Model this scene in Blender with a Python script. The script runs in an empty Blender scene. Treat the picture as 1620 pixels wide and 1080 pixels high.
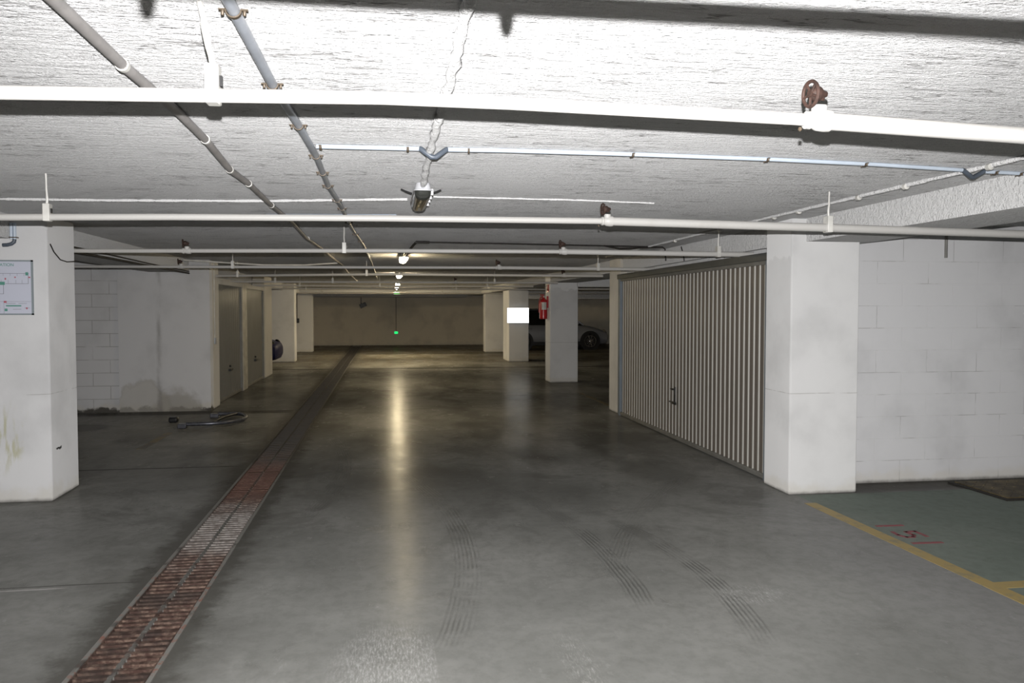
import bpy, bmesh, math, random
from mathutils import Vector, Matrix
random.seed(7)
PI = math.pi
S = bpy.context.scene
COL = S.collection

# ------------------------------------------------------------------ camera
H = 1.57                      # lens height
FPX = 1308.0                  # focal length in pixels of the 1620 wide frame
CEIL = 2.33
pitch = math.atan(51 / FPX)
yaw = math.atan(202 / FPX * math.cos(pitch))
cam_d = bpy.data.cameras.new('camera')
cam_d.sensor_width = 36
cam_d.lens = 36 * FPX / 1620
cam_d.clip_end = 200
cam = bpy.data.objects.new('camera', cam_d)
COL.objects.link(cam)
cam.location = (0, 0, H)
cam.rotation_euler = (PI / 2 - pitch, 0, -yaw)
S.camera = cam

# ------------------------------------------------------------------ light
w = bpy.data.worlds.new('world')
S.world = w
w.use_nodes = True
w.node_tree.nodes['Background'].inputs[0].default_value = (0.9, 0.85, 0.7, 1)
w.node_tree.nodes['Background'].inputs[1].default_value = 0.0
S.view_settings.view_transform = 'Standard'
S.view_settings.look = 'None'
S.view_settings.gamma = 1
S.view_settings.exposure = 0.0
S.view_settings.use_curve_mapping = False
S.cycles.max_bounces = 6
S.cycles.diffuse_bounces = 4
S.cycles.glossy_bounces = 3
S.cycles.transmission_bounces = 2
S.cycles.adaptive_threshold = 0.03

fl = bpy.data.lights.new('camera_flash', 'SPOT')      # the flash just above the lens
fl.energy = 1850
fl.spot_size = math.radians(126)
fl.spot_blend = 1.0
fl.shadow_soft_size = 0.008
fl.color = (1.0, 0.985, 0.975)
flo = bpy.data.objects.new('camera_flash', fl)
COL.objects.link(flo)
flo.location = (0, 0, H + 0.098)
flo.rotation_euler = (PI / 2 - pitch - math.radians(6), 0, -yaw)
flo.scale = (1, .50, 1)      # the reflector throws a wide, low beam

LAMP_LIGHT = 85.0            # emission of the lit tubes


# ------------------------------------------------------------------ node helpers
class V:
    """a float socket with arithmetic"""
    def __init__(s, nt, so): s.nt, s.so = nt, so
    def op(s, o, other=None, third=None, clamp=False):
        n = s.nt.nodes.new('ShaderNodeMath'); n.operation = o; n.use_clamp = clamp
        for i, v in enumerate((s, other, third)):
            if v is None: continue
            if isinstance(v, V): s.nt.links.new(v.so, n.inputs[i])
            else: n.inputs[i].default_value = v
        return V(s.nt, n.outputs[0])
    def __add__(s, o): return s.op('ADD', o)
    def __radd__(s, o): return s.op('ADD', o)
    def __sub__(s, o): return s.op('SUBTRACT', o)
    def __rsub__(s, o): return (s * -1.0) + o
    def __mul__(s, o): return s.op('MULTIPLY', o)
    def __rmul__(s, o): return s.op('MULTIPLY', o)
    def __truediv__(s, o): return s.op('DIVIDE', o)
    def abs(s): return s.op('ABSOLUTE')
    def step(s, a, b):      # smooth 0..1 from a to b (a may exceed b)
        n = s.nt.nodes.new('ShaderNodeMapRange'); n.interpolation_type = 'SMOOTHSTEP'
        s.nt.links.new(s.so, n.inputs[0])
        if a < b: vals = (a, b, 0, 1)
        else: vals = (b, a, 1, 0)
        for i, v in enumerate(vals): n.inputs[i + 1].default_value = v
        return V(s.nt, n.outputs[0])
    def mx(s, o): return s.op('MAXIMUM', o)
    def mn(s, o): return s.op('MINIMUM', o)


class Mat:
    def __init__(s, name, col=(.5, .5, .5), rough=.6, metal=0, spec=.5, coat=0, emis=None, es=0, trans=0):
        m = bpy.data.materials.new(name); m.use_nodes = True
        s.m, s.nt = m, m.node_tree
        s.b = s.nt.nodes['Principled BSDF']
        s.b.inputs['Base Color'].default_value = (*col, 1)
        s.b.inputs['Roughness'].default_value = rough
        s.b.inputs['Metallic'].default_value = metal
        s.b.inputs['Specular IOR Level'].default_value = spec
        s.b.inputs['Coat Weight'].default_value = coat
        s.b.inputs['Transmission Weight'].default_value = trans
        if emis:
            s.b.inputs['Emission Color'].default_value = (*emis, 1)
            s.b.inputs['Emission Strength'].default_value = es
        g = s.nt.nodes.new('ShaderNodeNewGeometry'); s.P = g.outputs['Position']
        x = s.nt.nodes.new('ShaderNodeSeparateXYZ'); s.nt.links.new(s.P, x.inputs[0])
        s.X, s.Y, s.Z = (V(s.nt, o) for o in x.outputs)
    def vec(s, x, y, z):
        n = s.nt.nodes.new('ShaderNodeCombineXYZ')
        for i, v in enumerate((x, y, z)):
            if isinstance(v, V): s.nt.links.new(v.so, n.inputs[i])
            else: n.inputs[i].default_value = v
        return n.outputs[0]
    def noise(s, vec=None, scale=5, detail=4, rough=.55, dist=0, out=0):
        n = s.nt.nodes.new('ShaderNodeTexNoise')
        s.nt.links.new(vec if vec is not None else s.P, n.inputs['Vector'])
        n.inputs['Scale'].default_value = scale; n.inputs['Detail'].default_value = detail
        n.inputs['Roughness'].default_value = rough; n.inputs['Distortion'].default_value = dist
        return V(s.nt, n.outputs[out])
    def voronoi(s, vec=None, scale=5, feature='F1'):
        n = s.nt.nodes.new('ShaderNodeTexVoronoi'); n.feature = feature
        s.nt.links.new(vec if vec is not None else s.P, n.inputs['Vector'])
        n.inputs['Scale'].default_value = scale
        return V(s.nt, n.outputs['Distance'])
    def mix(s, a, b, f, mode='MIX'):
        n = s.nt.nodes.new('ShaderNodeMix'); n.data_type = 'RGBA'; n.blend_type = mode
        for i, v in ((6, a), (7, b)):
            if isinstance(v, tuple): n.inputs[i].default_value = (*v, 1)
            else: s.nt.links.new(v, n.inputs[i])
        if isinstance(f, V): s.nt.links.new(f.so, n.inputs[0])
        else: n.inputs[0].default_value = f
        return n.outputs[2]
    def color(s, so): s.nt.links.new(so, s.b.inputs['Base Color'])
    def rough(s, v): s.nt.links.new(v.so, s.b.inputs['Roughness'])
    def bump(s, v, strength=.5, dist=.01):
        n = s.nt.nodes.new('ShaderNodeBump')
        n.inputs['Strength'].default_value = strength; n.inputs['Distance'].default_value = dist
        s.nt.links.new(v.so, n.inputs['Height']); s.nt.links.new(n.outputs[0], s.b.inputs['Normal'])


def speckled(name, col, rough=.6, dark=.75, scale=6, bump=.0, bscale=60, **k):
    m = Mat(name, col, rough, **k)
    f = m.noise(scale=scale, detail=6).step(.38, .68)
    m.color(m.mix(tuple(c * dark for c in col), col, f))
    if bump: m.bump(m.noise(scale=bscale, detail=4), bump, .004)
    return m.m


# ceiling: thick white sprayed fibre, rough, with wandering ridges across the lane
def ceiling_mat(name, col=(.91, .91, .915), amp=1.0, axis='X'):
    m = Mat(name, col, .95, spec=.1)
    m.b.inputs['Diffuse Roughness'].default_value = 1.0


    if axis == 'X': v = m.vec(m.X * 1.3, m.Y * 8.0, m.Z * 8.0)
    else: v = m.vec(m.X * 9, m.Y * 9, m.Z * 9)
    ridge = m.noise(v, scale=3.6, detail=5, rough=.62, dist=.35)
    lump = m.noise(m.vec(m.X * .8, m.Y * 1.3, m.Z), scale=62, detail=3, rough=.65)
    hgt = ridge * .8 + lump * .62
    if axis == 'X':
        cl = m.noise(m.vec(m.X * .9, m.Y * 7, m.Z), scale=1.6, detail=4, rough=.55)
        c1 = (cl - .5).abs().step(.0, .010)
        msk = m.noise(scale=2.1, detail=2).step(.44, .54)
        crack = (1.0 - c1) * msk
        hgt = hgt - crack * .45
        m.color(m.mix(col, (.35, .33, .32), crack * .6))  # cracks also darkened in colour, like the shade that falls in them
    m.bump(hgt, 1.0 * amp, .052)
    return m.m


def paint_mat(name, col=(.70, .70, .705), blocks=False, dirt=1.0, warm=(.60, .57, .50), stain=None):
    """painted masonry: faint soiling, dirt along the foot, optional block joints (a lateral wall)"""
    m = Mat(name, col, .62, spec=.3)
    m.b.inputs['Diffuse Roughness'].default_value = .5
    big = m.noise(scale=1.3, detail=5)
    c = m.mix(col, tuple(v * .84 for v in col), big.step(.45, .72))
    spots = m.noise(scale=38, detail=3, rough=.7).step(.70, .78)
    c = m.mix(c, tuple(v * .66 for v in col), spots * m.noise(scale=2.3, detail=2).step(.45, .62) * .7)
    # damp and dirt that creeps up from the floor
    edge = m.noise(scale=3.4, detail=6, rough=.6) * .34 - .07
    foot = (m.Z - edge).step(.05, -.06)
    c = m.mix(c, warm, foot * .45 * dirt)
    foot2 = (m.Z - (m.noise(scale=(4 if dirt > 1.1 else 9), detail=6, rough=.7) * (.30 if dirt > 1.1 else .035) - (.115 if dirt > 1.1 else .008))).step(.03, -.015)
    c = m.mix(c, (.07, .065, .055), foot2 * .8 * dirt)
    bmp = m.noise(scale=46, detail=5) * .25 + m.noise(scale=7, detail=3) * .4
    if blocks:
        n = m.nt.nodes.new('ShaderNodeTexBrick')
        m.nt.links.new(m.vec(m.X + .13 * 1, m.Z, 0.0), n.inputs['Vector'])
        n.inputs['Scale'].default_value = 1.0
        n.inputs['Brick Width'].default_value = .50
        n.inputs['Row Height'].default_value = .2
        n.inputs['Mortar Size'].default_value = .004
        n.inputs['Mortar Smooth'].default_value = .6
        f = V(m.nt, n.outputs['Fac'])
        br = m.noise(scale=3.1, detail=4).step(.48, .62) if blocks == 1 else m.noise(scale=3.1, detail=4).step(.25, .50)
        c = m.mix(c, (.20, .19, .18), f * br * (.75 if blocks == 2 else .46))
        bmp = bmp - f * (1.4 if blocks == 2 else .45)
    if stain: c = stain(m, c)
    m.color(c)
    m.bump(bmp, .5, .006)
    return m.m


def stain_left(m, c):
    # grey damp patches low on the plastered bay wall and a dark seam beside the pier
    r = ((m.X + 3.66).op('POWER', 2.0) * 1.6 + m.Z.op('POWER', 2.0)).op('SQRT') - m.noise(scale=5, detail=5) * .35
    f = r.step(.34, .28)
    ring = (r - .31).abs().step(.05, 0)
    c = m.mix(c, (.50, .48, .44), f * .6)
    c = m.mix(c, (.33, .31, .27), ring * .25)
    r2 = ((m.X + 3.15).op('POWER', 2.0) * .8 + m.Z.op('POWER', 2.0)).op('SQRT') - m.noise(scale=7, detail=5) * .35
    c = m.mix(c, (.36, .34, .30), r2.step(.22, .05) * .7)
    s = (m.X + 3.41 + (m.noise(m.vec(m.X, m.Y, m.Z * .5), scale=9, detail=4) - .5) * .07).abs().step(.06, 0)
    c = m.mix(c, (.20, .19, .18), s * (m.noise(m.vec(m.X, m.Y, m.Z * .4), scale=4, detail=5).step(.36, .62) * .5 + m.Z.step(.3, 0) * .4))
    return c


def stain_pillar(m, c):
    # yellow run marks on the front face and a black scrape on the lane side
    a = (m.X + 3.02 + (m.noise(scale=6, detail=4) - .5) * .35).abs().step(.13, .02) * (m.Z - .52).abs().step(.34, .1)
    c = m.mix(c, (.47, .46, .30), a * m.noise(m.vec(m.X * 3, m.Y, m.Z * .6), scale=7, detail=4).step(.45, .62) * .75)
    b = (m.Y - 7.36 + (m.noise(scale=30, detail=2) - .5) * .06).abs().step(.07, .04) * (m.Z - .415 + (m.noise(scale=22, detail=2) - .5) * .04).abs().step(.014, .004) * (m.X + 2.72).step(.0, .01)
    c = m.mix(c, (.03, .03, .03), b)
    ln = (m.Z - .88 + (m.noise(scale=3) - .5) * .02).abs().step(.006, 0) * m.noise(scale=5).step(.42, .6)
    c = m.mix(c, (.25, .24, .22), ln * .5)
    return c


def stain_pillar2(m, c):
    ln = (m.Z - .86 + (m.noise(scale=3) - .5) * .012).abs().step(.006, 0) * m.noise(scale=4).step(.40, .5)
    c = m.mix(c, (.25, .24, .22), ln * .5)
    t = (m.Z - (2.0 + (m.noise(scale=7, detail=4) - .5) * .25)).step(-.02, .02) * (m.Y - 6.51).step(0, .01)
    c = m.mix(c, (.80, .80, .80), t)
    return c


def floor_mat():
    m = Mat('painted_concrete_floor', (.2, .2, .19), .42, spec=.12)
    X, Y = m.X, m.Y
    n1 = m.noise(scale=.55, detail=6, rough=.6)
    n2 = m.noise(scale=2.6, detail=7, rough=.65, dist=.6)
    n3 = m.noise(m.vec(X * 1.0, Y * .45, 0.0), scale=8, detail=6, rough=.7)
    c = m.mix((.150, .152, .142), (.205, .206, .194), n1.step(.36, .64))
    c = m.mix(c, (.12, .122, .112), n2.step(.52, .74) * .55)
    c = m.mix(c, (.28, .285, .275), n3.step(.58, .80) * .35)
    # repainted cleaner strip along the right bays
    right = (X - (2.45 + (n1 - .5) * .5)).step(0, .5) * Y.step(9.0, 5.5)
    c = m.mix(c, (.215, .215, .21), right * .55)
    # dark worn traffic area further in, brown dust along the far end
    wear = m.noise(m.vec(X * 1.2, Y * .6, 3.0), scale=1.1, detail=6).step(.40, .66)
    c = m.mix(c, (.065, .065, .058), wear * Y.step(5.0, 9.0) * .8)
    sw = m.noise(scale=.9, detail=7, rough=.7, dist=1.6).step(.50, .60)
    c = m.mix(c, (.10, .10, .092), sw * Y.step(4.0, 6.5) * .45)
    c = m.mix(c, (.12, .10, .065), Y.step(20, 28) * n2.step(.3, .6) * .7)
    # tyre marks: groups of fine concentric lines
    def arc(cx, cy, R, wdt, y0, y1, k):
        r = ((X - cx).op('POWER', 2.0) + (Y - cy).op('POWER', 2.0)).op('SQRT') - R
        r = r + (n2 - .5) * .03
        band = r.abs().step(wdt, wdt * .6)
        lines = (r * (PI * 2 / .026)).op('SINE').step(-.3, .5)
        fade = Y.step(y0, y0 + .5) * Y.step(y1, y1 - .9)
        return band * lines * fade * k * m.noise(scale=3.3, detail=4).step(.32, .58)
    t = arc(-5.9, 4.9, 7.3, .085, 4.0, 7.4, .8)
    t = t.mx(arc(-2.53, 4.58, 4.40, .085, 3.5, 6.7, .8))
    t = t.mx(arc(-6.73, 5.59, 7.245, .10, 3.6, 8.2, .6))
    t = t.mx(arc(9.5, 2.0, 8.6, .10, 4.6, 9.5, .45))
    t = t.mx(arc(-3.3, 12.5, 5.2, .09, 7.2, 12.5, .5))
    t = t.mx(arc(-9, 8.2, 8.6, .10, 6.2, 10.5, .5))
    c = m.mix(c, (.06, .06, .055), t * .75)
    # pale scraped patches
    def patch(cx, cy, rx, ry, th, k, sharp=None):
        d = (((X - cx) / rx).op('POWER', 2.0) + ((Y - cy) / ry).op('POWER', 2.0)).op('SQRT')
        g = m.noise(m.vec(X * 6, Y * 1.1, 0.0), scale=17, detail=6, rough=.8).step(th - .03, th + .22)
        f = d.step(1.0, .3) * g * k
        if sharp is not None: f = f * X.step(sharp, sharp - .01)
        return f
    c = m.mix(c, (.48, .48, .47), patch(.02, 3.62, .33, .65, .46, .55, .225))
    c = m.mix(c, (.45, .45, .44), patch(1.99, 4.25, .30, .22, .50, .7))
    c = m.mix(c, (.42, .42, .40), patch(.85, 3.5, .12, .5, .5, .5))
    c = m.mix(c, (.45, .45, .43), patch(-1.62, 10.0, .10, .08, .42, .8))
    # joints across the slab
    jn = (n2 - .5) * .03
    left = X.step(-1.38, -1.42)
    j = (Y - 4.93 + jn).abs().step(.016, .006) * left
    c = m.mix(c, (.36, .35, .34), j * X.step(-1.75, -1.85) * .8)
    j2 = (Y - 4.98 + jn).abs().step(.014, .005) * left * .7
    j3 = (Y - 8.55 + jn).abs().step(.035, .012) * left
    j4 = (Y - 13.05 + jn * 3).abs().step(.24, .12) * left
    j5 = (Y - 22.1 + jn).abs().step(.22, .10) * .9
    j6 = (Y - 29.5 + jn).abs().step(.35, .15) * .6
    c = m.mix(c, (.03, .028, .025), j2.mx(j3).mx(j4).mx(j5).mx(j6) * .85)
    # soil beside the drain channel
    dr = (X + 1.17).abs() + (m.noise(scale=6, detail=6, rough=.7) - .5) * .38
    c = m.mix(c, (.045, .042, .036), dr.step(.36, .20) * .85)
    dr2 = (X + 1.17).abs() + (n2 - .5) * 1.6
    c = m.mix(c, (.09, .088, .08), dr2.step(.6, .2) * .4)
    c = m.mix(c, (1.38, 1.37, 1.38), 1.0, 'MULTIPLY')
    # green bay floor at the right, edged by the yellow line
    green = X.step(3.42, 3.44) * Y.step(6.50, 6.46)
    gc = m.mix((.200, .235, .205), (.245, .275, .245), n1.step(.35, .65))
    gc = m.mix(gc, (.06, .06, .05), n2.step(.60, .78) * .5)
    c = m.mix(c, gc, green)
    # grime at the foot of the right bay wall
    gr = Y.step(6.30, 6.62) * (Y - 6.9).step(.01, 0) * (X - 3.9).step(0, .1)
    gd = ((m.noise(m.vec(X * .7, Y * 2.5, 0.0), scale=4, detail=6) - .5) * 1.3 + gr).step(.35, .75) * gr
    c = m.mix(c, (.045, .04, .033), gd * .9)
    st = ((((X + 4.0) / .45).op('POWER', 2.0) + ((Y - 11.6) / .45).op('POWER', 2.0)).op('SQRT') + (n2 - .5) * .8).step(1, .7)
    c = m.mix(c, (.055, .052, .045), st * .6)
    mott = m.noise(m.vec(X, Y * .8, 0.0), scale=14, detail=5, rough=.7).step(.40, .66)
    c = m.mix(c, (.11, .11, .10), mott * .22)
    m.color(c)
    # a dull film of dust over the paint
    df = m.nt.nodes.new('ShaderNodeBsdfDiffuse'); mixs = m.nt.nodes.new('ShaderNodeMixShader')
    m.nt.links.new(c, df.inputs['Color']); mixs.inputs[0].default_value = .6
    outn = [n for n in m.nt.nodes if n.type == 'OUTPUT_MATERIAL'][0]
    m.nt.links.new(m.b.outputs[0], mixs.inputs[1]); m.nt.links.new(df.outputs[0], mixs.inputs[2]); m.nt.links.new(mixs.outputs[0], outn.inputs['Surface'])
    m.rough((n2 * .16 + n3 * .10 + .12) + green * .25 + t * .1)
    m.bump(m.noise(scale=1.6, detail=3) * 1.0 + m.noise(m.vec(X * .5, Y * 2.2, 0.0), scale=4, detail=3) * .9 + m.noise(scale=90, detail=3) * .035, .10, .03)
    return m.m


def pipe_mat(name, col, rust=1.0):
    m = Mat(name, col, .45, spec=.4)
    f = m.noise(scale=11, detail=6, rough=.7).step(.66, .76)
    c = m.mix(col, (.42, .25, .14), f * .5 * rust)
    c = m.mix(c, (.45, .43, .40), m.noise(scale=4, detail=4).step(.58, .72) * .35)
    m.color(c)
    m.bump(m.noise(scale=50, detail=3), .25, .003)
    return m.m


M = {}
M['ceiling'] = ceiling_mat('sprayed_white_ceiling')
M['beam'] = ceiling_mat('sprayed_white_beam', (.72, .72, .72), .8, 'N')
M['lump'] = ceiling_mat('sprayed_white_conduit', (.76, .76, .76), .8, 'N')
M['paint'] = paint_mat('white_painted_concrete')
M['pillar_l'] = paint_mat('white_painted_pillar_stained', stain=stain_pillar)
M['pillar_r'] = paint_mat('white_painted_pillar', (.72, .72, .72), stain=stain_pillar2)
M['cream'] = paint_mat('cream_painted_concrete', (.60, .57, .51), dirt=1.0)
M['block'] = paint_mat('white_painted_blocks', (.66, .66, .67), blocks=1)
M['block2'] = paint_mat('white_painted_blocks_deep_joints', (.66, .66, .67), blocks=2, dirt=1.2)
M['plaster'] = paint_mat('white_plaster_damp', (.66, .66, .67), stain=stain_left, dirt=1.3)
M['far'] = paint_mat('cream_far_wall', (.80, .74, .62), dirt=1.0)
M['floor'] = floor_mat()
M['pipe'] = pipe_mat('white_painted_steel_pipe', (.52, .51, .49))
M['pipe_thin'] = pipe_mat('grey_painted_pipe', (.60, .58, .55))
M['rust'] = speckled('rusty_cast_iron', (.060, .030, .022), .7, .5, 40, .4)
M['conduit'] = speckled('grey_plastic_conduit', (.42, .45, .50), .35, .85, 9)
M['conduit_beige'] = speckled('greyish_beige_conduit', (.42, .40, .39), .5, .8, 9)
M['conduit_blue'] = speckled('pale_blue_grey_conduit', (.60, .68, .78), .3, .92, 9)
M['sleeve'] = speckled('slate_grey_sleeve', (.10, .12, .15), .4, .8, 9)
M['brass'] = Mat('dull_brass_clip', (.11, .085, .06), .45, metal=.3).m
M['clip_white'] = speckled('white_plastic_clip', (.75, .74, .70), .4)
M['black'] = speckled('black_plastic', (.015, .015, .016), .4)
M['cable'] = speckled('black_cable', (.025, .022, .02), .6)
M['dgrey'] = speckled('dark_grey_door_frame', (.115, .12, .112), .45, .85, 5, metal=.2)
M['rail'] = speckled('grey_metal_rail', (.24, .235, .215), .5, .8, 5)
M['slate'] = speckled('blue_grey_frame_edge', (.20, .235, .27), .5, .9, 5)


def door_mat(name, col, lo):
    m = Mat(name, col, .42, spec=.4)
    f = m.noise(scale=3, detail=5).step(.5, .75)
    c = m.mix(col, lo, f * .35)
    c = m.mix(c, (.18, .15, .12), m.noise(scale=7, detail=5).step(.60, .75) * m.Z.step(.35, 0) * .6)
    m.color(c)
    return m.m


M['door_cream'] = door_mat('sheet_metal_lit_ribs', (.42, .41, .375), (.33, .31, .28))  # ribs of the cream door, flash-lit tone put into the colour
M['door_flat_shaded'] = door_mat('sheet_metal_shaded', (.17, .145, .125), (.14, .12, .10))  # same door between the ribs, grazing-light shade put into the colour
M['door_olive'] = door_mat('olive_grey_sheet_metal', (.21, .205, .185), (.16, .155, .14))
M['white_sheet'] = speckled('white_metal_post', (.62, .60, .55), .5)
M['glow'] = Mat('glowing_white_sign', (.8, .8, .8), .4, emis=(1, 1, .97), es=2.6).m  # white sign face, its brightness added as emission
M['tube'] = Mat('lit_warm_tube_cover', (.9, .85, .7), .4, emis=(1.0, .82, .52), es=LAMP_LIGHT).m
M['tube_far'] = Mat('lit_warm_tube_cover_boosted', (.9, .85, .7), .4, emis=(1.0, .82, .52), es=LAMP_LIGHT * 4.2).m  # same lamps, emission raised to brighten the far wall
M['green'] = Mat('green_lit_lens', (.02, .4, .12), .4, emis=(.0, 1.0, .18), es=1.2).m
M['red'] = speckled('red_enamel', (.50, .012, .02), .28, .85, 9, coat=.5)
M['paper'] = Mat('white_printed_paper', (.60, .62, .72), .5).m
M['ink'] = Mat('grey_ink', (.22, .22, .26), .6).m
M['ink_green'] = Mat('green_ink', (.10, .30, .24), .6).m
M['ink_red'] = Mat('red_ink', (.45, .12, .16), .6).m
M['plan_frame'] = Mat('grey_green_frame', (.27, .31, .33), .4).m
M['cover_dark'] = Mat('dark_clear_lamp_cover', (.035, .037, .033), .16, spec=.8, coat=.6).m
M['housing'] = speckled('light_grey_lamp_housing', (.66, .67, .70), .35)
M['chrome'] = Mat('chrome', (.75, .75, .77), .2, metal=1).m
M['steel_dark'] = speckled('dull_blue_grey_steel', (.16, .165, .19), .35, .7, 20, metal=.7)


def yellow_mat():
    m = Mat('worn_yellow_paint', (.5, .36, .08), .6)
    c = m.mix((.42, .31, .115), (.24, .22, .15), m.noise(scale=7, detail=6, rough=.7).step(.48, .66) * .8)
    m.color(c)
    return m.m


def faded_yellow():
    m = Mat('faded_yellow_paint', (.2, .16, .08), .5)
    m.color(m.mix((.19, .15, .07), (.11, .105, .09), m.noise(scale=5, detail=6, rough=.7).step(.42, .6)))
    return m.m


def red_mark():
    m = Mat('worn_red_paint', (.3, .06, .07), .6)
    m.color(m.mix((.26, .06, .07), (.15, .16, .14), m.noise(scale=24, detail=5, rough=.7).step(.56, .70)))
    return m.m


def grate_mat():
    m = Mat('rusty_red_grate', (.3, .1, .06), .55, spec=.4)
    n = m.noise(scale=1.7, detail=6, rough=.65)
    f = m.noise(scale=26, detail=5, rough=.7)
    rust = m.mix((.050, .025, .019), (.165, .112, .086), f.step(.40, .68))
    rust = m.mix(rust, (.03, .02, .018), m.noise(scale=3.2, detail=5).step(.58, .72) * .85)
    steel = m.mix((.12, .10, .09), (.27, .25, .235), f.step(.35, .6))
    bare = (m.Y - 6.15 + (n - .5) * 1.6).abs().step(.95, .25)
    rust = m.mix(rust, (.028, .020, .017), m.noise(m.vec(m.X * .8, m.Y, 0.0), scale=2.4, detail=6, rough=.7).step(.47, .60) * .75)
    c = m.mix(rust, steel, bare * .85)
    c = m.mix(c, (.13, .125, .115), (m.X + 1.165).abs().step(.017, .010) * m.noise(scale=9, detail=4).step(.36, .55))
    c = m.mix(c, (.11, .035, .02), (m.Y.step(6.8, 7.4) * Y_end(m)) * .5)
    c = m.mix(c, (.035, .032, .028), m.Y.step(8.0, 10.0) * .9)  # shade of the distant unlit slots, put into the colour
    m.color(c)
    return m.m


def Y_end(m): return m.Y.step(9.0, 8.2)


def rail_mat():
    m = Mat('worn_drain_rail', (.2, .17, .15), .6)
    f = m.noise(scale=12, detail=6, rough=.7)
    c = m.mix((.20, .195, .18), (.24, .11, .08), f.step(.50, .62) * m.Y.step(6.0, 4.6))
    c = m.mix(c, (.05, .045, .04), m.noise(scale=4, detail=5).step(.56, .68) * .8)
    c = m.mix(c, (.035, .032, .028), m.Y.step(7.6, 9.5) * .9)  # rail darkened with distance too, shade put into its colour
    m.color(c)
    return m.m


M['yellow'] = yellow_mat()
M['yellow_faded'] = faded_yellow()
M['red_mark'] = red_mark()
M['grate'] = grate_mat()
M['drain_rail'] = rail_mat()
M['cover'] = speckled('rusty_brown_steel_cover', (.15, .115, .055), .7, .35, 7, .5, 30)
M['mud'] = speckled('black_mud', (.025, .022, .018), .8)


# ------------------------------------------------------------------ mesh helpers
class MB:
    def __init__(s): s.v, s.f = [], []
    def add(s, vs, fs):
        o = len(s.v); s.v += [tuple(map(float, p)) for p in vs]; s.f += [tuple(i + o for i in f) for f in fs]
        return s
    def box(s, x0, x1, y0, y1, z0, z1):
        vs = [(x, y, z) for z in (z0, z1) for y in (y0, y1) for x in (x0, x1)]
        return s.add(vs, [(0, 2, 3, 1), (4, 5, 7, 6), (0, 1, 5, 4), (2, 6, 7, 3), (0, 4, 6, 2), (1, 3, 7, 5)])
    def obox(s, c, ax, ay, az):       # centre and three half-axis vectors
        c, ax, ay, az = map(Vector, (c, ax, ay, az))
        vs = [c + ax * i + ay * j + az * k for k in (-1, 1) for j in (-1, 1) for i in (-1, 1)]
        return s.add(vs, [(0, 2, 3, 1), (4, 5, 7, 6), (0, 1, 5, 4), (2, 6, 7, 3), (0, 4, 6, 2), (1, 3, 7, 5)])
    def tube(s, pts, r, n=12, closed=False, cap=True):
        pts = [Vector(p) for p in pts]; k = len(pts)
        rs = r if isinstance(r, (list, tuple)) else [r] * k
        up = None; rings = []
        for i in range(k):
            a = pts[(i - 1) % k] if (closed or i) else pts[0]
            b = pts[(i + 1) % k] if (closed or i < k - 1) else pts[-1]
            t = (b - a)
            if t.length < 1e-9: t = Vector((0, 0, 1))
            t.normalize()
            if up is None:
                up = Vector((0, 0, 1)) if abs(t.z) < .9 else Vector((1, 0, 0))
            up = (up - t * up.dot(t)).normalized(); sd = t.cross(up)
            rings.append([pts[i] + (up * math.cos(2 * PI * j / n) + sd * math.sin(2 * PI * j / n)) * rs[i] for j in range(n)])
        vs = [p for q in rings for p in q]; fs = []
        for i in range(k if closed else k - 1):
            for j in range(n):
                a, b = i * n, ((i + 1) % k) * n
                fs.append((a + j, b + j, b + (j + 1) % n, a + (j + 1) % n))
        if cap and not closed:
            fs.append(tuple(range(n))); fs.append(tuple(reversed(range((k - 1) * n, k * n))))
        return s.add(vs, fs)
    def lathe(s, c, axis, prof, n=16):    # prof: (distance along axis, radius)
        c = Vector(c); ax = Vector(axis).normalized()
        return s.tube([c + ax * d for d, r in prof], [max(r, 1e-4) for d, r in prof], n)
    def ring(s, c, axis, R, r, n=24, m=8):
        ax = Vector(axis).normalized(); u = ax.orthogonal().normalized(); v = ax.cross(u)
        return s.tube([Vector(c) + (u * math.cos(2 * PI * i / n) + v * math.sin(2 * PI * i / n)) * R for i in range(n)], r, m, closed=True)
    def extrude(s, poly, vec):            # planar polygon swept along vec
        k = len(poly); vec = Vector(vec)
        vs = [Vector(p) for p in poly] + [Vector(p) + vec for p in poly]
        fs = [tuple(range(k)), tuple(reversed(range(k, 2 * k)))]
        fs += [(i, i + k, (i + 1) % k + k, (i + 1) % k) for i in range(k)]
        return s.add(vs, fs)
    def build(s, name, mat, parent=None, bevel=0, seg=2, smooth=38):
        o0 = org(parent) if parent else Vector((0, 0, 0))
        me = bpy.data.meshes.new(name)
        me.from_pydata([Vector(p) - o0 for p in s.v], [], s.f)
        bm = bmesh.new(); bm.from_mesh(me); bmesh.ops.recalc_face_normals(bm, faces=bm.faces)
        bm.to_mesh(me); bm.free()
        me.materials.append(mat)
        if smooth:
            me.shade_smooth(); me.set_sharp_from_angle(angle=math.radians(smooth))
        o = bpy.data.objects.new(name, me); COL.objects.link(o)
        if parent: o.parent = parent
        if bevel:
            b = o.modifiers.new('bevel', 'BEVEL'); b.width = bevel; b.segments = seg; b.limit_method = 'ANGLE'
        return o


def org(o):
    v = Vector((0, 0, 0))
    while o is not None: v += o.location; o = o.parent
    return v


def tag(o, label=None, cat=None, group=None, kind=None):
    if label: o['label'] = label
    if cat: o['category'] = cat
    if group: o['group'] = group
    if kind: o['kind'] = kind
    return o


def thing(name, loc, label, cat, group=None, kind=None):
    o = bpy.data.objects.new(name, None); COL.objects.link(o); o.location = loc
    o.empty_display_size = .1
    return tag(o, label, cat, group, kind)


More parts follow.
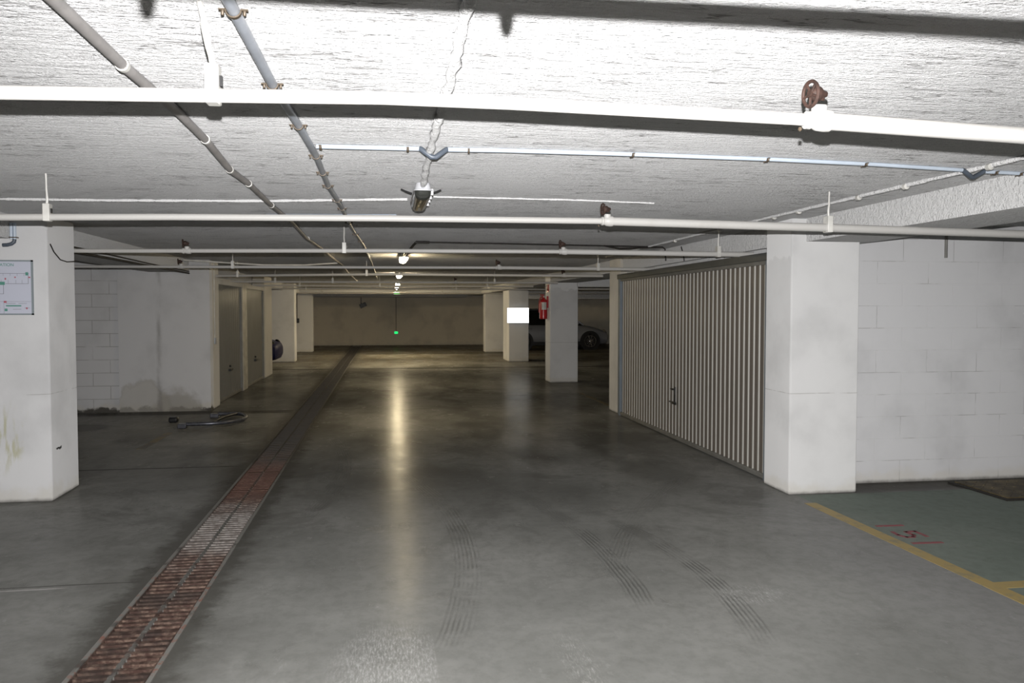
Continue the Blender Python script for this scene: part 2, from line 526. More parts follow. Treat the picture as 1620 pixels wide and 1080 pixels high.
def copy_tree(o, parent=None):
    c = o.copy(); COL.objects.link(c)
    c.parent = parent
    for ch in list(KIDS.get(o.name, [])) or [x for x in bpy.data.objects if x.parent == o]:
        copy_tree(ch, c)
    return c


KIDS = {}


def text_mesh(name, txt, size, mat, parent, world_mat, depth=.001, sx=1.0):
    cu = bpy.data.curves.new('lettering', 'FONT'); cu.body = txt; cu.size = size; cu.extrude = depth
    cu.align_x = 'RIGHT'
    to = bpy.data.objects.new('lettering_source', cu); COL.objects.link(to)
    dg = bpy.context.evaluated_depsgraph_get()
    me = bpy.data.meshes.new_from_object(to.evaluated_get(dg))
    bpy.data.objects.remove(to); bpy.data.curves.remove(cu)
    me.transform(Matrix.Translation(-org(parent)) @ world_mat @ Matrix.Diagonal((sx, 1, 1, 1)))
    me.materials.clear(); me.materials.append(mat)
    o = bpy.data.objects.new(name, me); COL.objects.link(o); o.parent = parent
    return o


def struct(name, mb, mat, label=None, bevel=0, **k):
    o = mb.build(name, mat, None, bevel)
    o['kind'] = 'structure'
    if label: o['label'] = label
    return o


# ------------------------------------------------------------------ the shell
XL, XR, Y0, YF = -8.0, 11.0, -9.0, 36.2
DX0, DX1 = -1.345, -0.985          # drain channel
fm = MB()
fm.box(XL, DX0, Y0, YF, -.2, 0); fm.box(DX1, XR, Y0, YF, -.2, 0); fm.box(DX0, DX1, Y0, YF, -.2, -.12)
struct('floor', fm, M['floor'], 'grey painted concrete garage floor with tyre marks')
struct('ceiling', MB().box(XL, XR, Y0, YF, CEIL, CEIL + .2), M['ceiling'], 'rough white sprayed concrete ceiling')
struct('wall_far', MB().box(XL, XR, YF, YF + .2, -.2, CEIL + .2), M['far'], 'stained cream wall closing the far end')
struct('wall_left', MB().box(XL - .2, XL, Y0, YF + .2, -.2, CEIL + .2), M['paint'])
struct('wall_right', MB().box(XR, XR + .2, Y0, YF + .2, -.2, CEIL + .2), M['paint'])
struct('wall_back', MB().box(XL - .2, XR + .2, Y0 - .2, Y0, -.2, CEIL + .2), M['paint'])

# left bay: block wall, pier and plastered wall facing the camera
struct('wall_left_bay_blocks', MB().box(XL, -4.01, 13.36, 13.56, 0, CEIL), M['block2'], 'white block wall at the back of the left bay')
struct('wall_left_bay_plaster', MB().box(-4.00, -2.662, 13.33, 13.52, 0, CEIL), M['plaster'], 'damp stained plastered wall at the back of the left bay')
pl = struct('pillar', MB().box(-2.955, -2.658, 13.53, 14.02, 0, CEIL), M['cream'], 'cream sided pier at the near end of the left garages', .012)
# right bay: block wall and garage partitions
struct('wall_right_bay', MB().box(3.995, XR, 6.84, 7.02, 0, CEIL), M['block'], 'white painted block wall behind the green bay')
struct('wall_garage_end', MB().box(3.9, XR, 12.30, 12.49, 0, CEIL), M['paint'])
struct('wall_garage_left_end', MB().box(XL, -2.96, 20.6, 20.8, 0, CEIL), M['paint'])

# pillars
struct('pillar', MB().box(-3.75, -2.69, 7.20, 7.80, 0, CEIL), M['pillar_l'], 'wide white pillar at the left edge carrying the evacuation plan', .014)
struct('pillar', MB().box(3.37, 3.99, 6.50, 6.97, 0, CEIL), M['pillar_r'], 'white pillar beside the cream garage door and the green bay', .014)
struct('pillar', MB().box(3.46, 3.9, 11.90, 12.49, 0, CEIL), M['cream'], 'cream pier at the far end of the cream garage door', .012)
struct('pillar', MB().box(3.49, 4.10, 17.30, 17.82, 0, CEIL), M['pillar_r'], 'white pillar with the red fire extinguisher on its side', .014)
struct('pillar', MB().box(3.67, 4.27, 24.4, 25.6, 0, CEIL), M['paint'], 'white pillar behind the bright white sign', .014)
struct('pillar', MB().box(3.64, 4.32, 30.0, 30.6, 0, CEIL), M['paint'], 'farthest right white pillar, left of the bright sign', .014)
struct('pillar', MB().box(-3.9, -2.635, 25.2, 25.8, 0, CEIL), M['paint'], 'white pillar just beyond the dark blue car', .014)
struct('pillar', MB().box(-3.35, -2.60, 30.95, 31.5, 0, CEIL), M['paint'], 'farthest left white pillar near the end wall', .014)

# beams
BB = 2.137
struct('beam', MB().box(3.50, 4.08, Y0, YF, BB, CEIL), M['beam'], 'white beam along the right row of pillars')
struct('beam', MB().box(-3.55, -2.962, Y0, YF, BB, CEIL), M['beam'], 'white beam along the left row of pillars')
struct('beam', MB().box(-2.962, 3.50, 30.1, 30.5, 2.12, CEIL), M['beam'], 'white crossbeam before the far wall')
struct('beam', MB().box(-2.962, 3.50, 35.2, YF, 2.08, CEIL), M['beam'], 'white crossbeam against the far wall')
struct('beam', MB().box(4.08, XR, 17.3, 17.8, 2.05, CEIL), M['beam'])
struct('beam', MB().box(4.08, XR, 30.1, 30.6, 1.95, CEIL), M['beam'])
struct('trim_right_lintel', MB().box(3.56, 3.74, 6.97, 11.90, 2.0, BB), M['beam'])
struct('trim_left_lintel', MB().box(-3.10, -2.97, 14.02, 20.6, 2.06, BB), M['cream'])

# ------------------------------------------------------------------ floor drain
for (a, b), lab in (((DX0 - .004, DX0 + .016), 'left'), ((DX1 - .016, DX1 + .004), 'right')):
    tag(MB().box(a, b, Y0, YF, -.10, .004).build('drain_rail', M['drain_rail']), 'worn edge rail along the %s side of the long lane drain' % lab, 'drain rail')
gx0, gx1 = DX0 + .018, DX1 - .018
gm = MB()
GL = .80
gxm = (gx0 + gx1) / 2
for a, b in ((gx0, gx0 + .008), (gxm - .009, gxm + .009), (gx1 - .008, gx1)):
    gm.box(a - gxm, b - gxm, .004, GL - .004, -.03, .0)
nb = 14
for i in range(nb):
    y = .012 + (GL - .024) * i / (nb - 1)
    hw = .0150
    gm.box(gx0 - gxm, gx1 - gxm, y - hw, y + hw, -.026, -.001)
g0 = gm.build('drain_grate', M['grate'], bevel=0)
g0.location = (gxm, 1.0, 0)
k = 0
yy = 1.0
while yy + GL < YF:
    g = g0 if k == 0 else g0.copy()
    if k: COL.objects.link(g)
    g.location = (gxm, yy, random.uniform(-.001, .001))
    g.rotation_euler = (0, 0, random.uniform(-.003, .003))
    if yy < 4.1: lab = 'rusty red slotted grate of the drain at the bottom left'
    elif yy < 5.5: lab = 'rusty grate of the drain before its bare grey stretch'
    elif yy < 7.0: lab = 'pale worn grate in the bare stretch of the drain'
    elif yy < 9.2: lab = 'dark red grate of the drain beyond the pale stretch'
    else: lab = 'grate in the distant part of the drain, painted dark as in shade'
    tag(g, lab, 'drain grate', 'slotted grates along the lane drain')
    k += 1; yy += GL

# ------------------------------------------------------------------ painted floor marks
tag(MB().box(3.352, 3.452, 1.0, 6.20, 0, .002).build('parking_line', M['yellow'], smooth=0), 'worn yellow line edging the green bay floor along the lane', 'parking line')
tag(MB().box(3.452, 6.8, 4.12, 4.22, 0, .002).build('parking_line', M['yellow'], smooth=0), 'yellow line crossing the green bay at the right edge', 'parking line')
tag(MB().box(-2.76, -2.67, 9.75, 11.0, 0, .002).build('parking_line', M['yellow_faded'], smooth=0), 'short faded yellow line in the dim left bay', 'parking line')
tag(MB().box(3.58, 3.66, 12.7, 15.2, 0, .002).build('parking_line', M['yellow_faded'], smooth=0), 'faded yellow line beyond the cream garage door', 'parking line')


def stroke(mb, pts, wd=.020):
    for (x0, y0), (x1, y1) in zip(pts, pts[1:]):
        d = Vector((x1 - x0, y1 - y0, 0)); L = d.length; d.normalize(); n = Vector((-d.y, d.x, 0))
        c = Vector(((x0 + x1) / 2, (y0 + y1) / 2, .0015))
        mb.obox(c, d * (L / 2 + wd * .3), n * wd / 2, (0, 0, .001))


# "151", read from the lane: the tops of the digits point away from it
num = thing('bay_number', (3.5, 5.2, 0), 'worn red number 151 painted on the green bay floor', 'floor number')
mb = MB(); stroke(mb, [(3.52, 5.46), (3.71, 5.455)], .034); mb.build('digit', M['red_mark'], num, smooth=0)
mb = MB(); stroke(mb, [(3.70, 5.16), (3.70, 5.29), (3.625, 5.285), (3.63, 5.20), (3.60, 5.16), (3.55, 5.16), (3.525, 5.22), (3.535, 5.30)], .028)
mb.build('digit', M['red_mark'], num, smooth=0)
mb = MB(); stroke(mb, [(3.50, 5.02), (3.70, 5.01)], .034); mb.build('digit', M['red_mark'], num, smooth=0)

# steel floor hatch at the right edge
ht = thing('floor_hatch', (5.5, 6.3, 0), 'rusty brown steel floor cover against the right bay wall', 'floor cover')
MB().box(5.03, 6.3, 6.02, 6.74, 0, .012).build('hatch_frame', M['mud'], ht)
m_ = MB().box(5.07, 6.26, 6.06, 6.70, .006, .020)
for i in range(11):
    for j in range(6):
        m_.obox((5.13 + i * .105, 6.11 + j * .107, .021), (.025, .025, 0), (-.005, .005, 0), (0, 0, .002))
m_.build('hatch_plate', M['cover'], ht)

# ------------------------------------------------------------------ sprinkler / water pipes
pipes = []


def valve(x, y, z, r, parent, big):
    """brown cast valve on a white stub, with a five spoke hand wheel"""
    s = 1.0
    v = MB()
    v.lathe((x + .004, y, z + r * .6), (0, -.15, 1), [(0, .018), (.018, .018), (.020, .021), (.028, .021)], 14)
    vb = v.build('valve_stub', M['pipe'], parent)
    b = MB()
    c = Vector((x, y - .012, z + r + .046))
    ax = Vector((.99, .12, .05)).normalized()
    b.lathe(c - ax * .030, ax, [(0, .006), (.004, .015), (.014, .021), (.028, .021), (.038, .013), (.052, .008), (.056, .0)], 14)
    b.lathe(Vector((x, y - .004, z + r + .03)), (0, -.2, 1), [(0, .018), (.018, .018), (.03, .012)], 12)
    body = b.build('valve_body', M['rust'], parent)
    h = MB()
    u = ax.orthogonal().normalized(); w_ = ax.cross(u)
    hc = c - ax * .028
    h.ring(hc, ax, .034, .0052, 26, 8)
    h.lathe(hc - ax * .006, ax, [(0, .010), (.014, .010)], 10)
    for i in range(5):
        a = 2 * PI * i / 5 + .3
        d = u * math.cos(a) + w_ * math.sin(a)
        h.tube([hc + d * .006, hc + d * .033], .0040, 6)
    h.build('handwheel', M['rust'], body)


def tee(x, y, z, r0, r1, parent):
    t = MB()
    t.lathe((x - .035, y, z), (1, 0, 0), [(0, r0), (.001, r0 + .007), (.014, r0 + .008), (.018, r0 + .003), (.032, r1 + .004), (.055, r1 + .007), (.072, r1 + .006), (.074, r1)], 20)
    t.lathe((x + .004, y, z), (0, -.15, 1), [(0, .02), (r1 + .014, .022)], 14)
    t.build('tee_fitting', M['pipe'], parent)
    d = MB()
    d.lathe((x - .052, y - .004, z - r0 - .004), (0, 0, -1), [(0, .004), (.006, .006), (.010, .004), (.012, 0)], 8)
    d.build('rust_drip', M['brass'], parent)


def hanger(x, y, z, r, parent, rodr=.006, lean=0.0, block=(.018, .075)):
    hb = MB()
    hw, hh = block
    hb.box(x - hw, x + hw, y - r - .006, y + r + .006, z - r - .004, z + hh)
    b = hb.build('hanger_clamp', M['clip_white'], parent, bevel=.003)
    sc = MB().box(x + hw, x + hw + .006, y - .008, y + .008, z + hh * .3, z + hh * .65)
    sc.build('clamp_bolt', M['black'], b)
    n = 7
    pts = [(x - lean * i / n + random.uniform(-1, 1) * .0015, y - .01 * i / n, z + hh + (CEIL - z - hh + .01) * i / n) for i in range(n + 1)]
    MB().tube(pts, [rodr * random.uniform(.85, 1.25) for _ in pts], 8).build('hanger_rod', M['clip_white'], parent)


def pipe_run(pts, r, label, valves=(), hangers=(), mat='pipe', r_after=None, cat='pipe', rodr=.006, block=(.018, .075), seg=.35):
    """pts: (x, y, z) polyline along X; radius grows after the last valve when r_after is set"""
    th = thing('water_pipe', pts[0], label, cat)
    def at(x):
        for a, b in zip(pts, pts[1:]):
            if a[0] <= x <= b[0]:
                t = (x - a[0]) / (b[0] - a[0]); return tuple(a[i] + (b[i] - a[i]) * t for i in range(3))
        return pts[-1]
    xs = sorted(set([p[0] for p in pts] + [pts[0][0] + i * seg for i in range(int((pts[-1][0] - pts[0][0]) / seg) + 1)]))
    vx = valves[-1] if valves and r_after else None
    a = [x for x in xs if vx is None or x < vx] + ([vx] if vx is not None else [])
    MB().tube([at(x) for x in a], r, 18).build('pipe_section', M[mat], th)
    if vx is not None:
        b = [vx] + [x for x in xs if x > vx]
        MB().tube([at(x) for x in b], r_after, 18).build('pipe_section', M[mat], th)
    for v in valves:
        X_, Y_, Z_ = at(v)
        ra = r_after if (v == vx) else r * 1.12
        tee(X_, Y_, Z_, r, ra, th)
        valve(X_, Y_, Z_, ra, th, True)
    for h in hangers:
        if not isinstance(h, tuple): h = (h, 0.0)
        X_, Y_, Z_ = at(h[0])
        hanger(X_, Y_, Z_, r_after if (vx is not None and h[0] > vx) else r, th, rodr, h[1], block)
    return th


def zof(Yc, pts):      # gentle sag measured along the run
    return [(x, Yc, H + .535 * Yc / y) for x, y in pts]


p1 = [(-7.9, 2.18, 2.07), (-3.2, 2.18, 2.085), (-.95, 2.18, 2.091), (-.4, 2.18, 2.104), (0, 2.18, 2.114), (.33, 2.18, 2.113), (1.13, 2.18, 2.100), (1.95, 2.18, 2.073), (3.3, 2.18, 2.060), (10.9, 2.18, 2.06)]
pipe_run(p1, .0172, 'nearest thick white pipe crossing the ceiling, with a rusty hand wheel at right', valves=(1.20,), hangers=((-.42, .03), 4.6, -4.0), r_after=.0240, rodr=.008, block=(.017, .075))
p2 = [(-7.9, 5.02, 2.06), (-2.22, 5.02, 2.081), (-1.2, 5.02, 2.100), (0, 5.02, 2.112), (1.33, 5.02, 2.118), (2.85, 5.02, 2.098), (4.4, 5.02, 2.074), (10.9, 5.02, 2.06)]
pipe_run(p2, .0195, 'second white pipe across the ceiling, touching the tops of the near pillars', valves=(1.37,), hangers=(-1.87, 2.853, 6.5, -5.0), r_after=.0265)
pipe_run([(-7.9, 7.92, 2.09), (-2.6, 7.92, 2.092), (0, 7.70, 2.106), (1.65, 7.6, 2.108), (3.55, 7.62, 2.100)], .019, 'third white pipe across, running in over the cream garage door', valves=(-1.76, 1.654), hangers=(-.359, 3.19, -5.0), r_after=.025)
pipe_run([(-7.9, 10.9, 2.088), (-3.87, 10.8, 2.09), (0, 10.75, 2.105), (1.46, 10.6, 2.105), (3.55, 10.6, 2.098)], .018, 'fourth white pipe across, just before the first lit lamp', valves=(-2.49, 1.46), hangers=(-1.87, 2.78, -5.5), r_after=.022)
pipe_run([(-2.95, 13.9, 2.10), (-1.2, 13.3, 2.105), (0, 13.1, 2.115), (3.49, 13.0, 2.105)], .020, 'fifth pipe across, beginning at the cream pier of the left garages', valves=(2.85,), hangers=(-.27, -2.3), mat='pipe', r_after=.022)
pipe_run([(-2.95, 16.7, 2.105), (3.49, 16.5, 2.105)], .020, 'sixth pipe across, above the left garage doors', valves=(1.414,), hangers=(-2.1, -1.0, 2.2), mat='pipe_thin')
pipe_run([(-2.95, 19.4, 2.105), (3.49, 19.3, 2.105)], .020, 'seventh pipe across, just past the second lit lamp', hangers=(-.1, -1.9, 2.4), mat='pipe_thin')
pipe_run([(-7.9, 22.0, 2.105), (10.9, 22.0, 2.105)], .022, 'pale pipe across the lane before the third lit lamp', hangers=(-2.0, 1.9), mat='pipe_thin')
pipe_run([(-7.9, 27.5, 2.105), (10.9, 27.5, 2.105)], .022, 'dim pipe across the lane beyond the third lit lamp', hangers=(-2.0, 1.9), mat='pipe_thin')
pipe_run([(-7.9, 33.0, 2.09), (10.9, 33.0, 2.09)], .025, 'farthest pipe across, in front of the end wall', hangers=(-2.0, 1.9), mat='pipe_thin')
pipe_run([(4.2, 14.2, 2.09), (10.9, 14.2, 2.09)], .022, 'dark pipe crossing the open bays right of the extinguisher pillar', hangers=(5.2,), mat='pipe_thin')
pipe_run([(4.2, 20.0, 2.07), (10.9, 20.0, 2.07)], .022, 'pipe crossing the far right bays above the grey car', hangers=(6.2,), mat='pipe_thin')
# the pipe overhead, out of the picture: its shadow crosses the ceiling at the top
pz = thing('water_pipe', (0, .88, 1.95), 'thin pipe overhead in front of the nearest thick pipe', 'pipe')
MB().tube([(-2.4, .88, 1.95), (0, .885, 1.95), (.6, .876, 1.951), (3.3, .885, 1.95)], .0118, 12).build('pipe_section', M['pipe'], pz)
for x in (-.232, .130):
    MB().lathe((x, .882, 1.942), (0, 0, -1), [(0, .009), (.012, .0085), (.022, .005), (.024, 0)], 12).build('drain_nipple', M['rust'], pz)
for x in (-2.0, 3.2):
    MB().tube([(x, .88, 1.95), (x, .88, CEIL + .01)], .005, 8).build('hanger_rod', M['clip_white'], pz)

# ------------------------------------------------------------------ conduits on the ceiling


def clip_mb(p, d, r, wd=.012):
    """a strap round a conduit with two screw ears; d = direction of the run"""
    d = Vector(d).normalized(); sd = Vector((-d.y, d.x, 0)); p = Vector(p)
    m_ = MB(); n = 10
    pts_o = [p + sd * math.cos(PI * i / n) * (r + .0035) + Vector((0, 0, -1)) * math.sin(PI * i / n) * (r + .0035) for i in range(n + 1)]
    for a, b in zip(pts_o, pts_o[1:]):
        c = (a + b) / 2; t = (b - a) / 2
        nn = t.cross(d).normalized() * .0018
        m_.obox(c, t * 1.05, d * wd / 2, nn)
    for s_ in (1, -1):
        e = p + sd * s_ * (r + .011)
        m_.obox(e + Vector((0, 0, .0)), sd * .009, d * wd / 2, Vector((0, 0, .002)))
        m_.lathe(e, (0, 0, -1), [(0, .0045), (.012, .0045), (.014, .003)], 8)
    return m_


def conduit(name, pts, r, mat, label, clips=(), clip_mat='brass', cat='conduit', part='conduit_tube', n=12, strap='clip', seg=.25, jitter=0, lumpy=0):
    th = thing(name, pts[0], label, cat)
    P = [Vector(p) for p in pts]
    out = [P[0]]
    for a, b in zip(P, P[1:]):
        k_ = max(1, int((b - a).length / seg))
        for i in range(1, k_ + 1):
            q = a.lerp(b, i / k_)
            if jitter: q = q + Vector((random.uniform(-1, 1), random.uniform(-1, 1), random.uniform(-.4, 0))) * jitter
            out.append(q)
    rr = [r * random.uniform(1 - lumpy, 1 + lumpy) for _ in out] if lumpy else r
    MB().tube(out, rr, n).build(part, M[mat], th)
    run_x = abs(P[-1].x - P[0].x) > abs(P[-1].y - P[0].y)
    for c in clips:
        for a, b in zip(P, P[1:]):
            lo, hi = (a.x, b.x) if run_x else (a.y, b.y)
            if min(lo, hi) <= c <= max(lo, hi) and hi != lo:
                q = a.lerp(b, (c - lo) / (hi - lo))
                clip_mb(q, b - a, r).build(strap, M[clip_mat], th)
                break
    return th


zc = lambda r: CEIL - r - .012
# A, beige conduit at the left with joint rings
thA = conduit('conduit', [(-.80, -1, 2.31), (-.775, 1.6, 2.31), (-.78, 2.7, 2.31), (-.762, 3.3, 2.31), (-.766, 3.8, 2.308), (-.805, 4.6, 2.308), (-.785, 5.1, 2.31), (-.79, 6.1, 2.308), (-.77, 7.2, 2.308), (-.79, 8.8, 2.302), (-.745, 10.3, 2.305), (-.73, 12, 2.305), (-.69, 14, 2.305), (-.72, 17, 2.305), (-.70, 22, 2.305)],
              .017, 'conduit_beige', 'beige grey conduit along the ceiling, leftmost of the two long ones')
for y_, x_ in ((2.688, -.780), (3.798, -.766), (4.592, -.805), (5.09, -.786), (6.112, -.789), (8.9, -.785)):
    MB().lathe((x_, y_ - .012, 2.309), (0, 1, 0), [(0, .0175), (.001, .0205), (.022, .0205), (.023, .0175)], 14).build('joint_ring', M['clip_white'], thA)
# B, grey conduit with brass clips
conduit('conduit', [(-.37, -1, 2.312), (-.366, 2.147, 2.312), (-.36, 2.83, 2.31), (-.337, 3.45, 2.31), (-.322, 4.12, 2.312), (-.33, 5.1, 2.312), (-.312, 5.74, 2.312), (-.303, 6.22, 2.312), (-.29, 7.7, 2.312), (-.235, 9.75, 2.312), (-.20, 13.0, 2.312), (-.17, 20, 2.312)],
        .0155, 'conduit', 'slate grey conduit along the ceiling held by brass clips', clips=(2.165, 2.84, 3.45, 4.12, 4.62, 5.1, 5.75, 6.22, 7.2, 8.3, 9.2, 10.4, 12.0))
# F, pale conduit across the ceiling with two grey bends
thF = conduit('conduit', [(-.303, 3.91, 2.315), (.0, 3.90, 2.315), (.17, 3.895, 2.315)], .0105, 'conduit_blue', 'pale blue grey conduit crossing the ceiling from the slate one to the right', clips=(-.284, .112))
Fp = [(.292, 3.895, 2.315), (.55, 3.875, 2.315), (1.149, 3.865, 2.313), (1.9, 3.90, 2.315), (2.5, 3.955, 2.315), (3.07, 4.045, 2.315)]
MB().tube(Fp, .0105, 12).build('conduit_tube', M['conduit_blue'], thF)
MB().tube([(3.215, 4.07, 2.315), (3.49, 4.10, 2.315)], .0105, 12).build('conduit_tube', M['conduit_blue'], thF)
MB().tube([(.168, 3.895, 2.315), (.172, 3.893, 2.314), (.222, 3.885, 2.276), (.240, 3.885, 2.276), (.290, 3.893, 2.314), (.294, 3.895, 2.315)], .0125, 12).build('bend_sleeve', M['sleeve'], thF)
MB().tube([(3.066, 4.045, 2.315), (3.072, 4.045, 2.314), (3.13, 4.055, 2.281), (3.145, 4.06, 2.281), (3.212, 4.07, 2.314), (3.217, 4.07, 2.315)], .0125, 12).build('bend_sleeve', M['sleeve'], thF)
for x in (.395, 1.18, 1.881, 2.439, 3.285, 3.45):
    for a, b in zip(Fp + [(3.215, 4.07, 2.315), (3.49, 4.10, 2.315)], (Fp + [(3.215, 4.07, 2.315), (3.49, 4.10, 2.315)])[1:]):
        if a[0] <= x <= b[0]:
            q = Vector(a).lerp(Vector(b), (x - a[0]) / (b[0] - a[0]))
            clip_mb(q, Vector(b) - Vector(a), .0105, .010).build('clip', M['brass'], thF)
# sprayed-over conduits
conduit('sprayed_conduit', [(.17, -1, 2.309), (.205, 2.0, 2.309), (.215, 2.7, 2.309), (.215, 3.7, 2.309), (.225, 4.55, 2.309), (.232, 4.92, 2.305)], .0165, 'lump', 'lumpy white sprayed-over conduit leading to the unlit lamp', seg=.06, jitter=.004, lumpy=.22)
thD = conduit('sprayed_conduit', [(3.125, .5, 2.317), (3.12, 3.7, 2.317), (3.10, 6.5, 2.317), (3.13, 11.5, 2.317)], .0115, 'lump', 'lumpy white sprayed-over conduit beside the right beam', seg=.06, jitter=.0035, lumpy=.22)
for y in (3.9, 4.6, 5.1, 5.9, 6.3, 7.4, 8.6):
    MB().lathe((3.11, y - .02, 2.308), (0, 1, 0), [(0, .010), (.004, .018), (.03, .018), (.034, .010)], 12).build('sprayed_joint', M['clip_white'], thD)
conduit('sprayed_conduit', [(-2.9, 6.16, 2.322), (-1.8, 6.10, 2.322), (-.8, 5.97, 2.322), (.16, 5.72, 2.320)], .0095, 'lump', 'lumpy white sprayed-over conduit crossing to the unlit lamp', seg=.06, jitter=.004, lumpy=.2)
conduit('sprayed_conduit', [(.31, 5.60, 2.325), (1.3, 5.62, 2.325), (1.9, 5.7, 2.326)], .006, 'lump', 'thin sprayed-over ridge right of the unlit lamp', seg=.06, jitter=.004, lumpy=.2)
conduit('conduit', [(-.92, 6.80, 2.315), (-.3, 6.72, 2.315), (.10, 6.66, 2.315)], .009, 'conduit_blue', 'thin pale conduit seen just above the second white pipe', clips=(-.85, -.5, -.1, .05), clip_mat='clip_white')
# black cable run towards the right
thE = conduit('cable_run', [(.36, 9.25, 2.314), (1.2, 9.3, 2.314), (3.30, 9.55, 2.314)], .0075, 'cable', 'thin black cable run crossing behind the third white pipe', clips=(), cat='cable')
MB().tube([(.50, 9.27, 2.314), (.355, 9.25, 2.314), (.33, 9.6, 2.30), (.30, 10.3, 2.285), (.27, 11.3, 2.29)], .014, 8).build('cable_elbow', M['cable'], thE)
MB().tube([(2.55, 9.45, 2.314), (2.75, 9.48, 2.285), (3.30, 9.55, 2.314), (3.33, 9.55, 2.29), (3.34, 9.55, 2.15)], .009, 8).build('cable_drop', M['cable'], thE)
conduit('conduit', [(-2.94, 12.9, 2.30), (-2.4, 12.95, 2.27), (-1.8, 13.0, 2.24), (-1.2, 13.1, 2.25), (-.72, 13.2, 2.29)], .013, 'clip_white', 'sagging pale cable above the near left garage door', cat='cable')
conduit('cable_run', [(-2.955, 7.82, 2.17), (-2.955, 9.5, 2.165), (-2.955, 11.2, 2.15), (-2.955, 13.3, 2.15)], .009, 'cable', 'upper black cable along the left beam', cat='cable')
conduit('cable_run', [(-2.955, 7.82, 2.118), (-2.955, 9.5, 2.125), (-2.955, 13.3, 2.12)], .013, 'cable', 'lower black cable along the left beam', cat='cable')
# curved cable on the top of the left pillar's lane side
conduit('cable_run', [(-2.685, 7.25, 2.10), (-2.683, 7.32, 2.04), (-2.683, 7.45, 1.985), (-2.683, 7.6, 1.975), (-2.683, 7.80, 1.99)], .005, 'cable', 'short curved cable at the top of the left pillar', cat='cable')
# conduits dropping at the top left
thW = thing('conduit_drop', (-3.0, 7.17, 2.0), 'pair of grey conduits with dark elbow at the top left corner', 'conduit')
MB().tube([(-2.920, 7.175, 2.26), (-2.920, 7.175, 2.13)], .012, 12).build('conduit_tube', M['conduit_blue'], thW)
MB().tube([(-2.946, 7.175, 2.26), (-2.946, 7.175, 2.13)], .012, 12).build('conduit_tube', M['conduit_blue'], thW)
MB().tube([(-2.922, 7.175, 2.13), (-2.926, 7.175, 2.108), (-2.945, 7.172, 2.092), (-2.975, 7.172, 2.084), (-3.01, 7.175, 2.082)], .015, 12).build('elbow', M['sleeve'], thW)
MB().box(-2.960, -2.900, 7.162, 7.20, 2.140, 2.148).build('clip', M['brass'], thW)
tag(MB().tube([(-2.16 + .02 * math.sin(a), 5.02 + .024 * math.cos(a), 2.083 + .024 * math.sin(a)) for a in [2 * PI * i / 16 for i in range(17)]], .004, 8).build('pipe_strap', M['black']), 'thin black strap round the second pipe at the left edge', 'strap')
tag(MB().tube([(5.03, 6.825, BB + .15), (5.03, 6.825, 2.035)], .013, 12).build('conduit_stub', M['rail']), 'short grey conduit stub on the right block wall', 'conduit')

# ------------------------------------------------------------------ ceiling lamps


def lamp(y, lit, label, x=.265, tube='tube'):
    th = thing('ceiling_lamp', (x, y, CEIL), label, 'lamp', 'sealed tube lamps along the lane ceiling')
    L, w2 = .68, .050
    h = MB()
    # tapered housing with rounded ends
    ring0 = []
    def outline(hw, hl, z, n=8, rr=.03):
        pts = []
        for cx, cy, a0 in ((hw - rr, hl - rr, 0), (-(hw - rr), hl - rr, PI / 2), (-(hw - rr), -(hl - rr), PI), (hw - rr, -(hl - rr), 1.5 * PI)):
            for i in range(n + 1):
                a = a0 + PI / 2 * i / n
                pts.append((x + cx + rr * math.cos(a), y + L / 2 + cy + rr * math.sin(a), z))
        return pts
    def loft(mb, loops, cap0=True, cap1=True):
        k_ = len(loops[0]); vs = [p for l in loops for p in l]; fs = []
        for i in range(len(loops) - 1):
            for j in range(k_):
                fs.append((i * k_ + j, (i + 1) * k_ + j, (i + 1) * k_ + (j + 1) % k_, i * k_ + (j + 1) % k_))
        if cap0: fs.append(tuple(range(k_)))
        if cap1: fs.append(tuple(reversed(range((len(loops) - 1) * k_, len(loops) * k_))))
        mb.add(vs, fs)
    loft(h, [outline(w2 * .8, L / 2 - .01, CEIL - .006), outline(w2 * .92, L / 2 - .004, CEIL - .025), outline(w2, L / 2, CEIL - .045), outline(w2 + .006, L / 2 + .004, CEIL - .048), outline(w2 + .006, L / 2 + .004, CEIL - .054)])
    h.build('lamp_housing', M['housing'], th)
    d = MB()
    loft(d, [outline(w2, L / 2 - .002, CEIL - .055), outline(w2 * .97, L / 2 - .008, CEIL - .072), outline(w2 * .84, L / 2 - .022, CEIL - .090), outline(w2 * .55, L / 2 - .045, CEIL - .102, rr=.02), outline(w2 * .2, L / 2 - .07, CEIL - .106, rr=.008)])
    d.build('lamp_cover', M[tube] if lit else M['cover_dark'], th)
    for s_ in (-1, 1):
        for t in (.12, .38, .62, .88):
            c = MB().box(x + s_ * (w2 + .003) - .004, x + s_ * (w2 + .003) + .008 * s_ + .004, y + L * t - .012, y + L * t + .012, CEIL - .072, CEIL - .034)
            c.build('cover_clip', M['chrome'] if not lit else M['housing'], th)
    e = MB()
    e.lathe((x, y - .035, CEIL - .028), (0, 1, 0), [(0, .011), (.012, .011), (.014, .014), (.036, .014)], 12)
    e.build('cable_gland', M['housing'], th)
    if not lit:
        for s_ in (-1, 1):
            MB().tube([(x + s_ * .058, y + L * .42, CEIL - .035), (x + s_ * .10, y + L * .41, CEIL - .022), (x + s_ * .125, y + L * .40, CEIL - .012)], .006, 8).build('side_bracket', M['black'], th)
    else:
        MB().tube([(x, y - .34, CEIL - .012), (x, y - .12, CEIL - .02), (x, y - .03, CEIL - .028)], .007, 8).build('supply_lead', M['housing'], th)
    return th


